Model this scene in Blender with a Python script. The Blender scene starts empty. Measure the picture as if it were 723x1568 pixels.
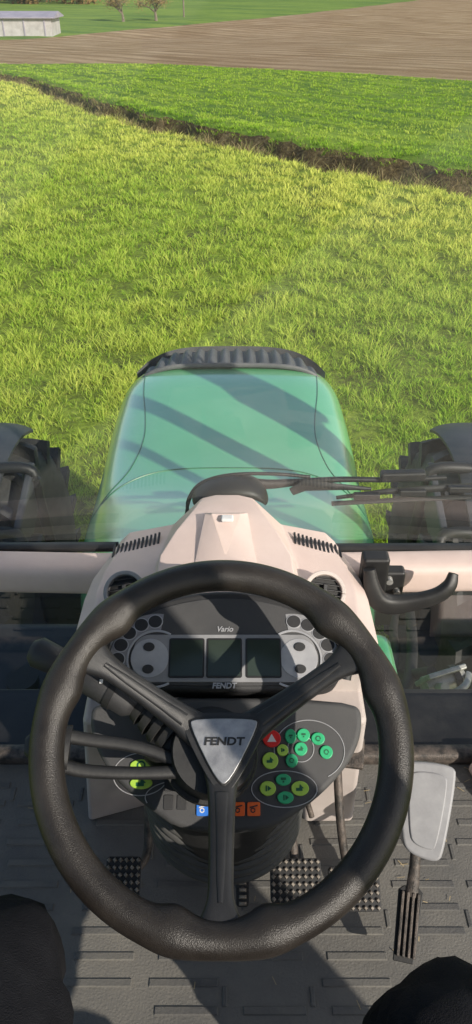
import bpy, bmesh, math, random
import numpy as np
from mathutils import Vector, Matrix, noise
random.seed(4); np.random.seed(4)
rad=math.radians
sc=bpy.context.scene
COL=sc.collection
# ---------------------------------------------------------------- materials
def nodes_of(m):
    m.use_nodes=True
    nt=m.node_tree
    return nt, nt.nodes, nt.links, nt.nodes["Principled BSDF"]
def pm(name,c1,c2=None,rough=.5,scale=30,bump=0,bscale=None,metal=0,coat=0,coatr=.05,rvar=.1,spec=.5,detail=6,coatior=1.5):
    m=bpy.data.materials.new(name); nt,N,L,B=nodes_of(m)
    if c2 is None: c2=tuple(min(1,c*1.25+.004) for c in c1)
    tc=N.new("ShaderNodeTexCoord")
    n=N.new("ShaderNodeTexNoise"); n.inputs["Scale"].default_value=scale; n.inputs["Detail"].default_value=detail; n.inputs["Roughness"].default_value=.65
    L.new(tc.outputs["Object"],n.inputs["Vector"])
    r=N.new("ShaderNodeValToRGB"); r.color_ramp.elements[0].position=.35; r.color_ramp.elements[1].position=.7
    r.color_ramp.elements[0].color=(*c1,1); r.color_ramp.elements[1].color=(*c2,1)
    L.new(n.outputs["Fac"],r.inputs["Fac"]); L.new(r.outputs["Color"],B.inputs["Base Color"])
    mr=N.new("ShaderNodeMapRange"); mr.inputs["To Min"].default_value=max(0.02,rough-rvar); mr.inputs["To Max"].default_value=min(1,rough+rvar)
    L.new(n.outputs["Fac"],mr.inputs["Value"]); L.new(mr.outputs["Result"],B.inputs["Roughness"])
    B.inputs["Metallic"].default_value=metal
    B.inputs["Specular IOR Level"].default_value=spec
    B.inputs["Coat Weight"].default_value=coat; B.inputs["Coat Roughness"].default_value=coatr; B.inputs["Coat IOR"].default_value=coatior
    if bump:
        n2=N.new("ShaderNodeTexNoise"); n2.inputs["Scale"].default_value=bscale or scale*8; n2.inputs["Detail"].default_value=3
        L.new(tc.outputs["Object"],n2.inputs["Vector"])
        b=N.new("ShaderNodeBump"); b.inputs["Strength"].default_value=bump; b.inputs["Distance"].default_value=.002
        L.new(n2.outputs["Fac"],b.inputs["Height"]); L.new(b.outputs["Normal"],B.inputs["Normal"])
    return m
M_rim=pm("rim_leather",(.018,.015,.013),(.032,.027,.023),.36,25,.35,900,rvar=.08)
M_spoke=pm("spoke_plastic",(.015,.015,.016),(.026,.026,.027),.38,25,.2,1200)
M_badge=pm("brushed_badge",(.30,.30,.31),(.45,.45,.46),.42,60,.15,900,metal=.75)
M_black=pm("black_plastic",(.012,.012,.013),(.022,.022,.022),.5,20,.1)
M_rubber=pm("rubber",(.018,.018,.018),(.035,.034,.032),.7,12,.3,200)
M_bell=pm("bellows_rubber",(.060,.060,.060),(.10,.097,.092),.55,12,.3,200)
M_dash=pm("dash_plastic",(.050,.050,.053),(.075,.074,.074),.6,9,.35,1400)
M_dash2=pm("dash_plastic_dark",(.022,.022,.024),(.036,.036,.038),.5,9,.3,1400)
M_silver=pm("silver_trim",(.40,.40,.42),(.50,.50,.51),.4,30,metal=.25)
M_greytrim=pm("grey_trim",(.24,.24,.25),(.31,.31,.32),.5,30)
M_cream=pm("cream_plastic",(.60,.475,.43),(.70,.57,.52),.5,7,.3,900)
M_cream2=pm("cream_panel",(.44,.385,.36),(.54,.48,.45),.6,7,.3,900)
M_lcd=pm("lcd",(.030,.042,.034),(.040,.054,.042),.18,8,rvar=.03)
M_green=pm("green_button",(.03,.38,.16),(.04,.45,.2),.4,80)
M_lime=pm("lime_button",(.36,.58,.06),(.44,.66,.10),.4,80)
M_sym=pm("symbol_green",(.01,.09,.04),(.015,.11,.05),.5,80)
M_red=pm("red_button",(.6,.015,.012),(.7,.03,.02),.4,80)
M_orange=pm("orange_button",(.85,.12,.01),(.9,.17,.02),.4,80)
M_blue=pm("blue_button",(.03,.16,.6),(.04,.2,.7),.4,80)
M_white=pm("white_mark",(.6,.6,.6),(.7,.7,.7),.5,80)
M_hood=pm("green_paint",(.12,.46,.19),(.15,.52,.23),.32,3,coat=1,coatr=.13,rvar=.05,coatior=2.3)
M_hoodd=pm("green_paint_dark",(.02,.13,.06),(.03,.17,.075),.35,3,coat=.5)
M_tire=pm("tire_rubber",(.035,.036,.038),(.095,.092,.088),.8,9,.5,120)
M_fender=pm("fender_plastic",(.040,.044,.050),(.07,.073,.08),.5,6,.3,300)
M_steel=pm("steel",(.30,.30,.29),(.5,.49,.46),.45,30,.2,metal=.5)
M_rust=pm("worn_steel",(.03,.028,.026),(.16,.13,.11),.55,60,.5,metal=.3)
M_grille=pm("grille_plastic",(.075,.078,.082),(.13,.13,.13),.55,8,.2)
M_floor=pm("floor_mat",(.105,.102,.096),(.185,.173,.150),.75,4,.6,260,detail=12)
M_floorbar=pm("floor_rib",(.085,.083,.080),(.155,.147,.13),.7,6,.5,260,detail=10)
M_trouser=pm("trouser_cloth",(.009,.009,.011),(.018,.018,.021),.9,20,.8,700,spec=.15)
M_shoe=pm("shoe_leather",(.02,.016,.013),(.05,.04,.03),.7,20,.4)
M_wall=pm("shed_wall",(.38,.35,.34),(.55,.51,.5),.8,1.2)
M_roof=pm("shed_roof",(.30,.27,.33),(.40,.36,.42),.6,1.0)
M_bark=pm("bark",(.15,.12,.09),(.26,.21,.17),.9,4,.5,30)
M_gdark=pm("door_dark",(.03,.03,.03),(.05,.05,.05),.6,4)
M_straw=pm("straw",(.28,.22,.12),(.40,.32,.2),.8,50)

def glassmat(name,k,dust_haze=0):
    m=bpy.data.materials.new(name); nt,N,L,B=nodes_of(m)
    N.remove(B); out=[n for n in N if n.type=='OUTPUT_MATERIAL'][0]
    t=N.new("ShaderNodeBsdfTransparent"); t.inputs["Color"].default_value=(.96,.985,.975,1)
    g=N.new("ShaderNodeBsdfGlossy"); g.inputs["Roughness"].default_value=.01
    f=N.new("ShaderNodeFresnel"); f.inputs["IOR"].default_value=1.45
    mu=N.new("ShaderNodeMath"); mu.operation='MULTIPLY'; mu.inputs[1].default_value=k
    mx=N.new("ShaderNodeMixShader")
    L.new(f.outputs[0],mu.inputs[0]); L.new(mu.outputs[0],mx.inputs[0]); L.new(t.outputs[0],mx.inputs[1]); L.new(g.outputs[0],mx.inputs[2])
    last=mx
    if dust_haze:   # uneven dusty film, its pale diffuse added as haze to lighten the view
        d=N.new("ShaderNodeBsdfDiffuse"); d.inputs[0].default_value=(.8,.8,.78,1)
        tc=N.new("ShaderNodeTexCoord"); nz=N.new("ShaderNodeTexNoise"); nz.inputs["Scale"].default_value=3; nz.inputs["Detail"].default_value=12; nz.inputs["Roughness"].default_value=.7
        L.new(tc.outputs["Object"],nz.inputs["Vector"])
        mr=N.new("ShaderNodeMapRange"); mr.inputs["From Min"].default_value=.3; mr.inputs["From Max"].default_value=.7; mr.inputs["To Min"].default_value=dust_haze*.5; mr.inputs["To Max"].default_value=dust_haze*1.5
        L.new(nz.outputs["Fac"],mr.inputs["Value"]); m2=N.new("ShaderNodeMixShader"); L.new(mr.outputs[0],m2.inputs[0]); L.new(mx.outputs[0],m2.inputs[1]); L.new(d.outputs[0],m2.inputs[2]); last=m2
    L.new(last.outputs[0],out.inputs[0]); return m
M_glass=glassmat("window_glass",.8,.035); M_glass2=glassmat("window_glass_coated",.25)

# ---------------------------------------------------------------- mesh helpers
def empty(name,loc=(0,0,0)):
    e=bpy.data.objects.new(name,None); e.location=loc; e.empty_display_size=.1; COL.objects.link(e); return e
def mk(name,vs,fs,mat,parent=None,M=None,smooth=False,bev=0,seg=3,ang=38,weld=False):
    me=bpy.data.meshes.new(name)
    if M is not None: vs=[M@Vector(v) for v in vs]
    me.from_pydata([tuple(v) for v in vs],[],fs)
    bm=bmesh.new(); bm.from_mesh(me)
    if weld: bmesh.ops.remove_doubles(bm,verts=bm.verts,dist=1e-5)
    bmesh.ops.recalc_face_normals(bm,faces=bm.faces); bm.to_mesh(me); bm.free()
    me.materials.append(mat)
    o=bpy.data.objects.new(name,me); COL.objects.link(o)
    if parent: o.parent=parent; o.matrix_parent_inverse=Matrix.Translation(parent.location).inverted()
    if bev:
        for p in me.polygons: p.use_smooth=True
        b=o.modifiers.new("b","BEVEL"); b.width=bev; b.segments=seg; b.limit_method='ANGLE'; b.angle_limit=rad(25); b.harden_normals=True
    elif smooth:
        me.shade_smooth(); me.set_sharp_from_angle(angle=rad(ang))
    return o
def box(name,c,s,mat,parent=None,bev=.003,rot=(0,0,0),M=None,taper=1):
    R=Matrix.Translation(c)@Matrix.Rotation(rad(rot[2]),4,'Z')@Matrix.Rotation(rad(rot[1]),4,'Y')@Matrix.Rotation(rad(rot[0]),4,'X')
    if M is not None: R=M@R
    x,y,z=[k/2 for k in s]; tp=taper
    vs=[(-x,-y,-z),(x,-y,-z),(x,y,-z),(-x,y,-z),(-x*tp,-y*tp,z),(x*tp,-y*tp,z),(x*tp,y*tp,z),(-x*tp,y*tp,z)]
    fs=[(0,3,2,1),(4,5,6,7),(0,1,5,4),(1,2,6,5),(2,3,7,6),(3,0,4,7)]
    return mk(name,vs,fs,mat,parent,R,bev=bev)
def prism(name,ol,n0,n1,mat,parent=None,M=None,bev=.002,seg=3):
    k=len(ol); vs=[(a,b,n0) for a,b in ol]+[(a,b,n1) for a,b in ol]
    fs=[tuple(range(k-1,-1,-1)),tuple(range(k,2*k))]+[(i,(i+1)%k,k+(i+1)%k,k+i) for i in range(k)]
    return mk(name,vs,fs,mat,parent,M,bev=bev,seg=seg)
def ell(cx,cy,rx,ry,n=28,a0=0):
    return [(cx+rx*math.cos(a0+2*math.pi*i/n),cy+ry*math.sin(a0+2*math.pi*i/n)) for i in range(n)]
def sector(cx,cy,r0,r1,d0,d1,n=28):
    A=[rad(d0+(d1-d0)*i/n) for i in range(n+1)]
    return [(cx+r1*math.cos(a),cy+r1*math.sin(a)) for a in A]+[(cx+r0*math.cos(a),cy+r0*math.sin(a)) for a in reversed(A)]
def rrect(cx,cy,w,h,r,n=5):
    o=[]
    for sx,sy,a in((1,1,0),(-1,1,90),(-1,-1,180),(1,-1,270)):
        for i in range(n+1):
            t=rad(a+90*i/n); o.append((cx+sx*(w/2-r)+r*math.cos(t),cy+sy*(h/2-r)+r*math.sin(t)))
    return o
def smoothloop(pts,it=2):
    for _ in range(it):
        q=[]
        for i in range(len(pts)):
            a=pts[i]; b=pts[(i+1)%len(pts)]
            q+=[(a[0]*.75+b[0]*.25,a[1]*.75+b[1]*.25),(a[0]*.25+b[0]*.75,a[1]*.25+b[1]*.75)]
        pts=q
    return pts
def catmull(pts,n=6):
    P=[Vector(p) for p in pts]; P=[2*P[0]-P[1]]+P+[2*P[-1]-P[-2]]; out=[]
    for i in range(1,len(P)-2):
        for k in range(n):
            t=k/n; a,b,c,d=P[i-1:i+3]
            out.append(.5*((2*b)+(c-a)*t+(2*a-5*b+4*c-d)*t*t+(3*b-a-3*c+d)*t**3))
    out.append(P[-2]); return out
def sweep(name,pts,W,T,mat,parent=None,M=None,up=(0,0,1),n=14,pw=2.0,curve=0,closed=False):
    """loft a super-ellipse section along pts; W,T = half width/thickness (scalar or list)"""
    pts=[Vector(p) for p in pts]
    m0=len(pts)
    if not hasattr(W,'__len__'): W=[W]*m0
    if not hasattr(T,'__len__'): T=[T]*m0
    if curve:
        W=[v.x for v in catmull([(w,0,0) for w in W],curve)]; T=[v.x for v in catmull([(w,0,0) for w in T],curve)]
        pts=catmull(pts,curve)
    up=Vector(up); vs=[]; k=len(pts)
    for i,p in enumerate(pts):
        d=(pts[min(i+1,k-1)]-pts[max(i-1,0)]).normalized()
        s=d.cross(up)
        if s.length<1e-3: s=d.cross(Vector((1,0,0)))
        s.normalize(); u=s.cross(d).normalized()
        for j in range(n):
            a=2*math.pi*j/n; c,q=math.cos(a),math.sin(a)
            c=math.copysign(abs(c)**(2/pw),c); q=math.copysign(abs(q)**(2/pw),q)
            vs.append(p+s*c*W[i]+u*q*T[i])
    fs=[(i*n+j,i*n+(j+1)%n,(i+1)*n+(j+1)%n,(i+1)*n+j) for i in range(k-1) for j in range(n)]
    fs+=[tuple(range(n-1,-1,-1)),tuple(range((k-1)*n,k*n))]
    return mk(name,vs,fs,mat,parent,M,smooth=True,ang=50)
def tube(name,pts,r,mat,parent=None,M=None,curve=0,n=12,up=(0,0,1)):
    return sweep(name,pts,r,r,mat,parent,M,up,n,2,curve)
def text(name,s,size,M,mat,parent,ext=.0006,shear=0,off=.0002):
    cu=bpy.data.curves.new(name,'FONT'); cu.body=s; cu.size=size; cu.extrude=ext; cu.align_x='CENTER'; cu.align_y='CENTER'; cu.shear=shear; cu.offset=off
    cu.materials.append(mat); o=bpy.data.objects.new(name,cu); COL.objects.link(o); o.parent=parent
    o.matrix_parent_inverse=Matrix.Translation(parent.location).inverted(); o.matrix_basis=M; return o

# ---------------------------------------------------------------- terrain
def pl(pts,x):
    if x<=pts[0][0]: return pts[0][1]
    for (a,b),(c,d) in zip(pts,pts[1:]):
        if x<=c: return b+(d-b)*(x-a)/(c-a)
    return pts[-1][1]
DP=[(-400,150),(-80,72),(-25,50),(-13,43.5),(-10.2,40.2),(-7,32.5),(-4,26.7),(-1.5,22.4),(.6,19.35),(2.7,16.6),(4.4,14.7),(8,11.5),(15,6),(40,-8),(80,-22),(400,-90)]
BP=[(-400,75),(-60,60),(-14.8,54.2),(-6.8,55.8),(1.5,50.4),(11.1,40.2),(25,27),(60,5),(400,-60)]
UP=[(-400,90),(-60,92),(-24,96),(-13.6,114),(4,137),(22,168),(41,203),(70,262),(400,700)]
def smo(f,x,w): return (f(x-w)+2*f(x)+f(x+w))/4
def D(x): return smo(lambda q:pl(DP,q),x,1.0)+.7*noise.noise(Vector((x*.9,3,0)))+.3*noise.noise(Vector((x*3.1,8,0)))
DW=2.5
def Bn(x): return max(smo(lambda q:pl(BP,q),x,3),D(x)+6)
def U(x): return max(smo(lambda q:pl(UP,q),x,4),Bn(x)+20)
def basez(y):
    if y<4: return 0
    if y<100: return -.03*(y-4)
    if y<215: return -2.88+.012*(y-100)
    if y<460: return -1.5+.07*(y-215)
    return 15.65+.01*min(y-460,900)
def zg(x,y):
    z=basez(y)
    d=(y-D(x)-1.1)
    if abs(d)<6 and y>4:
        z-=.80*math.exp(-(d/.85)**2)
        if d>0: z+=.14*math.exp(-((d-2.2)/1.2)**2)
        z+=.10*noise.noise(Vector((x*2,y*2,7)))*math.exp(-(d/2)**2)
    if y>8: z+=.10*noise.noise(Vector((x*.12,y*.10,1.7)))*min(1,(y-8)/12)
    return z
xs=sorted(set([round(v,3) for v in list(np.arange(-16,16.01,.2))+list(np.arange(-60,-16,2))+list(np.arange(16,61,2))+list(np.arange(-400,-60,20))+list(np.arange(61,401,20))]))
def rows(x):
    d,b,u=D(x),Bn(x),U(x)
    R=[]
    y0=min(-60,d-60)
    for t in np.linspace(0,1,60): R.append((d+(y0-d)*(1-t)**2.2,0))
    for t in np.linspace(0,1,15)[1:]: R.append((d+t*DW,1))
    for t in np.linspace(0,1,30)[1:]: R.append((d+DW+t*(b-d-DW),2))
    for t in np.linspace(0,1,26)[1:]: R.append((b+t*(u-b),3))
    v=max(u+20,212)
    for t in np.linspace(0,1,16)[1:]: R.append((u+t*(v-u),4))
    for t in np.linspace(0,1,30)[1:]: R.append((v+(1500-v)*t**1.6,5))
    return R
V=[];band=None
for x in xs:
    R=rows(x); band=[r[1] for r in R]
    for y,_ in R: V.append((x,y,zg(x,y)))
nr=len(band); F=[];MI=[]
for i in range(len(xs)-1):
    for j in range(nr-1):
        F.append((i*nr+j,(i+1)*nr+j,(i+1)*nr+j+1,i*nr+j+1)); MI.append(band[j+1])
gm=bpy.data.meshes.new("ground"); gm.from_pydata(V,[],F)
ground=bpy.data.objects.new("ground",gm); COL.objects.link(ground)
def groundmat(name,cols,s1=1.2,s2=14,bump=.5,bd=.05,rot=0,streak=None,streakcol=None,sw=.5,wave=None,wavecol=None,ww=.4):
    """noise coloured soil / crop; streak=(length,scale): noise drawn out along direction rot"""
    m=bpy.data.materials.new(name); nt,N,L,B=nodes_of(m)
    tc=N.new("ShaderNodeTexCoord")
    a=N.new("ShaderNodeTexNoise"); a.inputs["Scale"].default_value=s1; a.inputs["Detail"].default_value=10; a.inputs["Roughness"].default_value=.7
    b=N.new("ShaderNodeTexNoise"); b.inputs["Scale"].default_value=s2; b.inputs["Detail"].default_value=8; b.inputs["Roughness"].default_value=.75
    L.new(tc.outputs["Object"],a.inputs["Vector"]); L.new(tc.outputs["Object"],b.inputs["Vector"])
    mx=N.new("ShaderNodeMath"); mx.operation='ADD'; L.new(a.outputs["Fac"],mx.inputs[0]); L.new(b.outputs["Fac"],mx.inputs[1])
    hf=N.new("ShaderNodeMath"); hf.operation='MULTIPLY'; hf.inputs[1].default_value=.5; L.new(mx.outputs[0],hf.inputs[0])
    r=N.new("ShaderNodeValToRGB"); e=r.color_ramp.elements
    ps=np.linspace(.37,.63,len(cols))
    e[0].position=ps[0]; e[0].color=(*cols[0],1); e[1].position=ps[-1]; e[1].color=(*cols[-1],1)
    for p,c in list(zip(ps,cols))[1:-1]:
        q=e.new(p); q.color=(*c,1)
    L.new(hf.outputs[0],r.inputs["Fac"]); col=r.outputs["Color"]; hgt=b.outputs["Fac"]
    def overlay(fac,c,w,col):
        mm=N.new("ShaderNodeMix"); mm.data_type='RGBA'
        f=N.new("ShaderNodeMath"); f.operation='MULTIPLY'; f.inputs[1].default_value=w; L.new(fac,f.inputs[0]); L.new(f.outputs[0],mm.inputs["Factor"])
        L.new(col,mm.inputs["A"]); mm.inputs["B"].default_value=(*c,1); return mm.outputs["Result"]
    if streak:
        mp=N.new("ShaderNodeMapping"); mp.vector_type='TEXTURE'; mp.inputs["Rotation"].default_value=(0,0,rad(rot)); mp.inputs["Scale"].default_value=(streak[0],1,1)
        L.new(tc.outputs["Object"],mp.inputs["Vector"])
        s=N.new("ShaderNodeTexNoise"); s.inputs["Scale"].default_value=streak[1]; s.inputs["Detail"].default_value=5; s.inputs["Roughness"].default_value=.7
        L.new(mp.outputs[0],s.inputs["Vector"])
        rr=N.new("ShaderNodeMapRange"); rr.inputs["From Min"].default_value=.45; rr.inputs["From Max"].default_value=.62; L.new(s.outputs["Fac"],rr.inputs["Value"])
        col=overlay(rr.outputs[0],streakcol,sw,col)
        h2=N.new("ShaderNodeMath"); h2.operation='ADD'; L.new(hgt,h2.inputs[0]); L.new(s.outputs["Fac"],h2.inputs[1]); hgt=h2.outputs[0]
    if wave:
        mp2=N.new("ShaderNodeMapping"); mp2.vector_type='TEXTURE'; mp2.inputs["Rotation"].default_value=(0,0,rad(rot))
        L.new(tc.outputs["Object"],mp2.inputs["Vector"])
        w=N.new("ShaderNodeTexWave"); w.bands_direction='Y'; w.inputs["Scale"].default_value=wave; w.inputs["Distortion"].default_value=1.2; w.inputs["Detail"].default_value=3; w.inputs["Detail Scale"].default_value=.6
        L.new(mp2.outputs[0],w.inputs["Vector"]); col=overlay(w.outputs["Fac"],wavecol,ww,col)
    L.new(col,B.inputs["Base Color"]); B.inputs["Roughness"].default_value=.9; B.inputs["Specular IOR Level"].default_value=.15
    bp=N.new("ShaderNodeBump"); bp.inputs["Strength"].default_value=bump; bp.inputs["Distance"].default_value=bd
    L.new(hgt,bp.inputs["Height"]); L.new(bp.outputs["Normal"],B.inputs["Normal"])
    return m
GM=[groundmat("field_near",[(.10,.10,.035),(.15,.19,.03),(.24,.33,.035),(.36,.43,.07)],1.0,16,bump=.8),
 groundmat("ditch_earth",[(.045,.032,.018),(.09,.065,.03),(.16,.12,.055),(.26,.21,.11)],1.5,12,bump=.9,bd=.12),
 groundmat("field_middle",[(.11,.19,.02),(.19,.29,.03),(.25,.36,.035),(.32,.42,.05)],.4,9,rot=-58,streak=(9,1.1),streakcol=(.05,.11,.018),sw=.75,wave=.22,wavecol=(.07,.15,.022),ww=.5,bump=.6),
 groundmat("ploughed_field",[(.30,.19,.10),(.42,.285,.165),(.52,.375,.23),(.64,.48,.31)],.2,7,rot=-44,streak=(10,.9),streakcol=(.22,.135,.065),sw=.65,wave=.12,wavecol=(.20,.125,.06),ww=.5,bump=.9,bd=.12),
 groundmat("field_far",[(.13,.21,.04),(.20,.29,.05),(.26,.34,.06)],.12,2,rot=-30,streak=(8,.25),streakcol=(.08,.16,.04),sw=.7,bump=.3),
 groundmat("hill",[(.05,.12,.035),(.08,.17,.05),(.11,.2,.05)],.02,1,bump=.3)]
for m in GM: gm.materials.append(m)
gm.polygons.foreach_set("material_index",MI); gm.polygons.foreach_set("use_smooth",[True]*len(F)); gm.update()

# grass
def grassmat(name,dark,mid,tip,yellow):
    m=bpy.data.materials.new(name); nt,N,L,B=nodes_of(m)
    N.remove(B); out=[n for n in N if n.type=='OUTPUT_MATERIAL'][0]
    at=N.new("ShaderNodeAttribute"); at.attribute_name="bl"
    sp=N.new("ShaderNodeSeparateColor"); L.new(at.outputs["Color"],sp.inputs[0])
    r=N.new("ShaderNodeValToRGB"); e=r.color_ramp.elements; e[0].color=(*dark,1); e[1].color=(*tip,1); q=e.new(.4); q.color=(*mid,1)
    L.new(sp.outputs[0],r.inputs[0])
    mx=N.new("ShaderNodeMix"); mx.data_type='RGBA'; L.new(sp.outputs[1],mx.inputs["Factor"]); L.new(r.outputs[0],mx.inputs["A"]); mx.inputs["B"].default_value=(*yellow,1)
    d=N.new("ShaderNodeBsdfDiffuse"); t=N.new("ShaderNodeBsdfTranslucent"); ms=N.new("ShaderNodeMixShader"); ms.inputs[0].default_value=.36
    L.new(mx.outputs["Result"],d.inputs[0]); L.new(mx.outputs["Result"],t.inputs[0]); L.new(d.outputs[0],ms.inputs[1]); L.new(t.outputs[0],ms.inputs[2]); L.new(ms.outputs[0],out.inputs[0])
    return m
def blades(name,cl,mat,per,spread,h0,h1,w0):
    """cl: array of (x,y,z,scale,yellow,height)"""
    cl=np.array(cl); n=len(cl)*per
    c=np.repeat(cl,per,axis=0)
    a=np.random.rand(n)*2*np.pi; rr=np.sqrt(np.random.rand(n))*spread*c[:,3]
    bx=c[:,0]+rr*np.cos(a); by=c[:,1]+rr*np.sin(a); bz=c[:,2]-.006
    h=(h0+(h1-h0)*np.random.rand(n))*np.minimum(c[:,3],1.5)**.5*c[:,5]
    w=w0*c[:,3]*(.6+.8*np.random.rand(n))
    az=np.random.rand(n)*2*np.pi; la=a+np.random.randn(n)*.6; ln=h*(.3+.9*np.random.rand(n))
    wx=np.cos(az)*w/2; wy=np.sin(az)*w/2; lx=np.cos(la)*ln; ly=np.sin(la)*ln
    v=np.zeros((n,5,3))
    v[:,0]=np.stack([bx-wx,by-wy,bz],1); v[:,1]=np.stack([bx+wx,by+wy,bz],1)
    v[:,2]=np.stack([bx-wx+lx*.35,by-wy+ly*.35,bz+h*.62],1); v[:,3]=np.stack([bx+wx+lx*.35,by+wy+ly*.35,bz+h*.62],1)
    v[:,4]=np.stack([bx+lx,by+ly,bz+h],1)
    tri=np.array([[0,1,3],[0,3,2],[2,3,4]]); idx=(np.arange(n)[:,None,None]*5+tri[None]).reshape(-1)
    me=bpy.data.meshes.new(name); me.vertices.add(n*5); me.vertices.foreach_set("co",v.reshape(-1))
    me.loops.add(len(idx)); me.loops.foreach_set("vertex_index",idx.astype(np.int32))
    me.polygons.add(n*3); me.polygons.foreach_set("loop_start",np.arange(0,n*9,3,dtype=np.int32))
    me.update(calc_edges=True); me.validate()
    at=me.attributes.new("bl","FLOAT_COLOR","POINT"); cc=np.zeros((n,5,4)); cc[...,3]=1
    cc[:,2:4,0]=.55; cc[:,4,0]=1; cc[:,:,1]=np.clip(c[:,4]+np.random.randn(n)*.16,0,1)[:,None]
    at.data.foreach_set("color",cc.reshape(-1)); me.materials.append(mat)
    o=bpy.data.objects.new(name,me); COL.objects.link(o); return o
MG=grassmat("grass_blades",(.045,.105,.012),(.23,.43,.03),(.50,.70,.075),(.78,.77,.18))
MGD=grassmat("dry_grass",(.12,.08,.04),(.36,.26,.13),(.62,.48,.27),(.20,.28,.05))
cl=[];k=0
cr,srr=math.cos(rad(24)),math.sin(rad(24)); RS=.135
while k<74000:
    k+=1
    y=2.0*(62/2.0)**random.random(); x=(random.random()*2-1)*(.41*y+1.5)
    if y<18:   # drilled in rows 13.5 cm apart
        p=x*cr+y*srr; q=-x*srr+y*cr
        p=round(p/RS)*RS+random.gauss(0,.026+.004*y); x=p*cr-q*srr; y=p*srr+q*cr
        if y<1.8: continue
    d=D(x)
    if d-.15<y<d+DW-.3 or y>Bn(x)-.2: continue
    nz=noise.noise(Vector((x*2.6,y*2.0,0)))+.7*noise.noise(Vector((x*7,y*6,4)))
    big=noise.noise(Vector((x*.25,y*.2,9)))
    if nz<-.08 and random.random()<.82: continue
    if abs(x)<.75 and y<3.2: continue
    s=max(.72,(y/5)**.8)
    hh=.75+.7*max(0,min(1,nz+.3))
    if y<d: yel=.18+.35*big+.25*nz+.42*math.exp(-((d-y-1)/7)**2)+.10*min(1,y/15)
    elif y<d+3.2: yel=.0
    else:
        yel=.20+.25*big; u_=(x*math.cos(rad(32))+y*math.sin(rad(32))); q=math.sin(u_*2*math.pi/1.43+noise.noise(Vector((x*.3,y*.3,2)))*2)
        if q<-.1 and random.random()<.65: continue
        hh*=.8
    cl.append((x,y,zg(x,y),s,max(0,min(.9,yel)),hh))
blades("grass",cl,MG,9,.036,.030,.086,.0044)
cl=[]
for _ in range(4200):
    x=-14+random.random()*26; y=D(x)-.35+random.random()**1.5*(DW+.3)
    if y<4: continue
    if noise.noise(Vector((x*1.7,y*1.2,3)))<-.1: continue
    cl.append((x,y,zg(x,y),1.4+.03*y,min(1,random.random()*.7),.5+random.random()*.8))
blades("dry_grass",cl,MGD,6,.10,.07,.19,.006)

# shed
shed=empty("farm_shed",(-38,104,-2.9))
SX=-1.9
box("walls",(-36+SX,105,-2.05),(33,5,2.0),M_wall,shed,bev=0)
ol=[(-2.9,0),(2.9,0),(2.9,.10),(0,.62),(-2.9,.10)]
Mx=Matrix(((0,0,1,-53+SX),(1,0,0,105),(0,1,0,-1.05),(0,0,0,1)))
prism("roof",ol,0,34,M_roof,shed,Mx,bev=0)
for i in range(14):
    box("post_%d"%i,(-51.5+SX+i*2.4,102.47,-2.1),(.14,.10,1.95),M_roof,shed,bev=0)
for i in range(3): box("door_%d"%i,(-45+SX+i*9,102.47,-2.25),(2.2,.08,1.55),M_gdark,shed,bev=0)
# bare trees
M_leafa=pm("autumn_leaves",(.20,.13,.05),(.34,.24,.10),.8,.8)
M_leafd=pm("woodland_leaves",(.09,.06,.025),(.24,.14,.045),.8,.25)
def tree(name,x,y,h,seed=1,nl=5):
    rnd=random.Random(seed); vs=[];fs=[]
    tips=[]
    def seg(a,b,r0,r1,n=6):
        d=(b-a).normalized(); s=d.orthogonal().normalized(); u=d.cross(s); o=len(vs)
        for p,r in((a,r0),(b,r1)):
            for i in range(n):
                t=2*math.pi*i/n; vs.append(p+s*math.cos(t)*r+u*math.sin(t)*r)
        for i in range(n): fs.append((o+i,o+(i+1)%n,o+n+(i+1)%n,o+n+i))
    def br(p,d,l,r,lv):
        for _ in range(3):
            q=p+d*l/3; seg(p,q,r,r*.87); p=q; r*=.87; d=(d+Vector((rnd.uniform(-.15,.15),rnd.uniform(-.15,.15),.03))).normalized()
        if lv==0: tips.append(p); return
        for _ in range(rnd.choice((4,4,5))):
            nd=(d+Vector((rnd.uniform(-1.2,1.2),rnd.uniform(-1.2,1.2),rnd.uniform(-.3,.4)))).normalized(); br(p,nd,l*rnd.uniform(.65,.95),r*.72,lv-1)
    b=Vector((x,y,zg(x,y)-.1)); br(b,Vector((0,0,1)),h*.17,h*.038,4)
    root=empty(name,b); mk("trunk_and_branches",vs,fs,M_bark,root,smooth=True)
    lv=[];lf=[]
    for p in tips:
        for _ in range(nl):
            c=p+Vector([rnd.gauss(0,.35) for _ in range(3)]); a=Vector([rnd.gauss(0,1) for _ in range(3)]).normalized()*.08; e=a.orthogonal().normalized()*.06; o=len(lv)
            lv+= [c-a,c+e,c+a,c-e]; lf.append((o,o+1,o+2,o+3))
    mk("leaves",lv,lf,M_leafa,root)
tree("bare_tree",-11.8,131,7,3,5); tree("bare_tree",-16.4,129,6.5,8,3)
post=empty("utility_pole",(-8.2,140,-2.4)); tube("pole",[(-8.2,140,-2.6),(-8.2,140,6)],.12,M_bark,post); box("crossarm",(-8.2,140,5.4),(1.6,.12,.12),M_bark,post)
# woodland mass
lv=[];lf=[]
for i in range(70):
    cx=-95+random.random()*66; cy=182+random.random()*22; H=5+random.random()*5; R=2.2+random.random()*1.8
    z0=zg(cx,cy)
    for _ in range(260):
        p=Vector((random.gauss(0,.5),random.gauss(0,.5),random.gauss(0,.5)))
        if p.length>1.2: continue
        c=Vector((cx,cy,z0+H*.45))+Vector((p.x*R,p.y*R,p.z*H*.5)); a=Vector([random.gauss(0,1) for _ in range(3)]).normalized()*.38; e=a.orthogonal().normalized()*.3; o=len(lv)
        lv+=[c-a,c+e,c+a,c-e]; lf.append((o,o+1,o+2,o+3))
mk("distant_trees",lv,lf,M_leafd)

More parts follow.
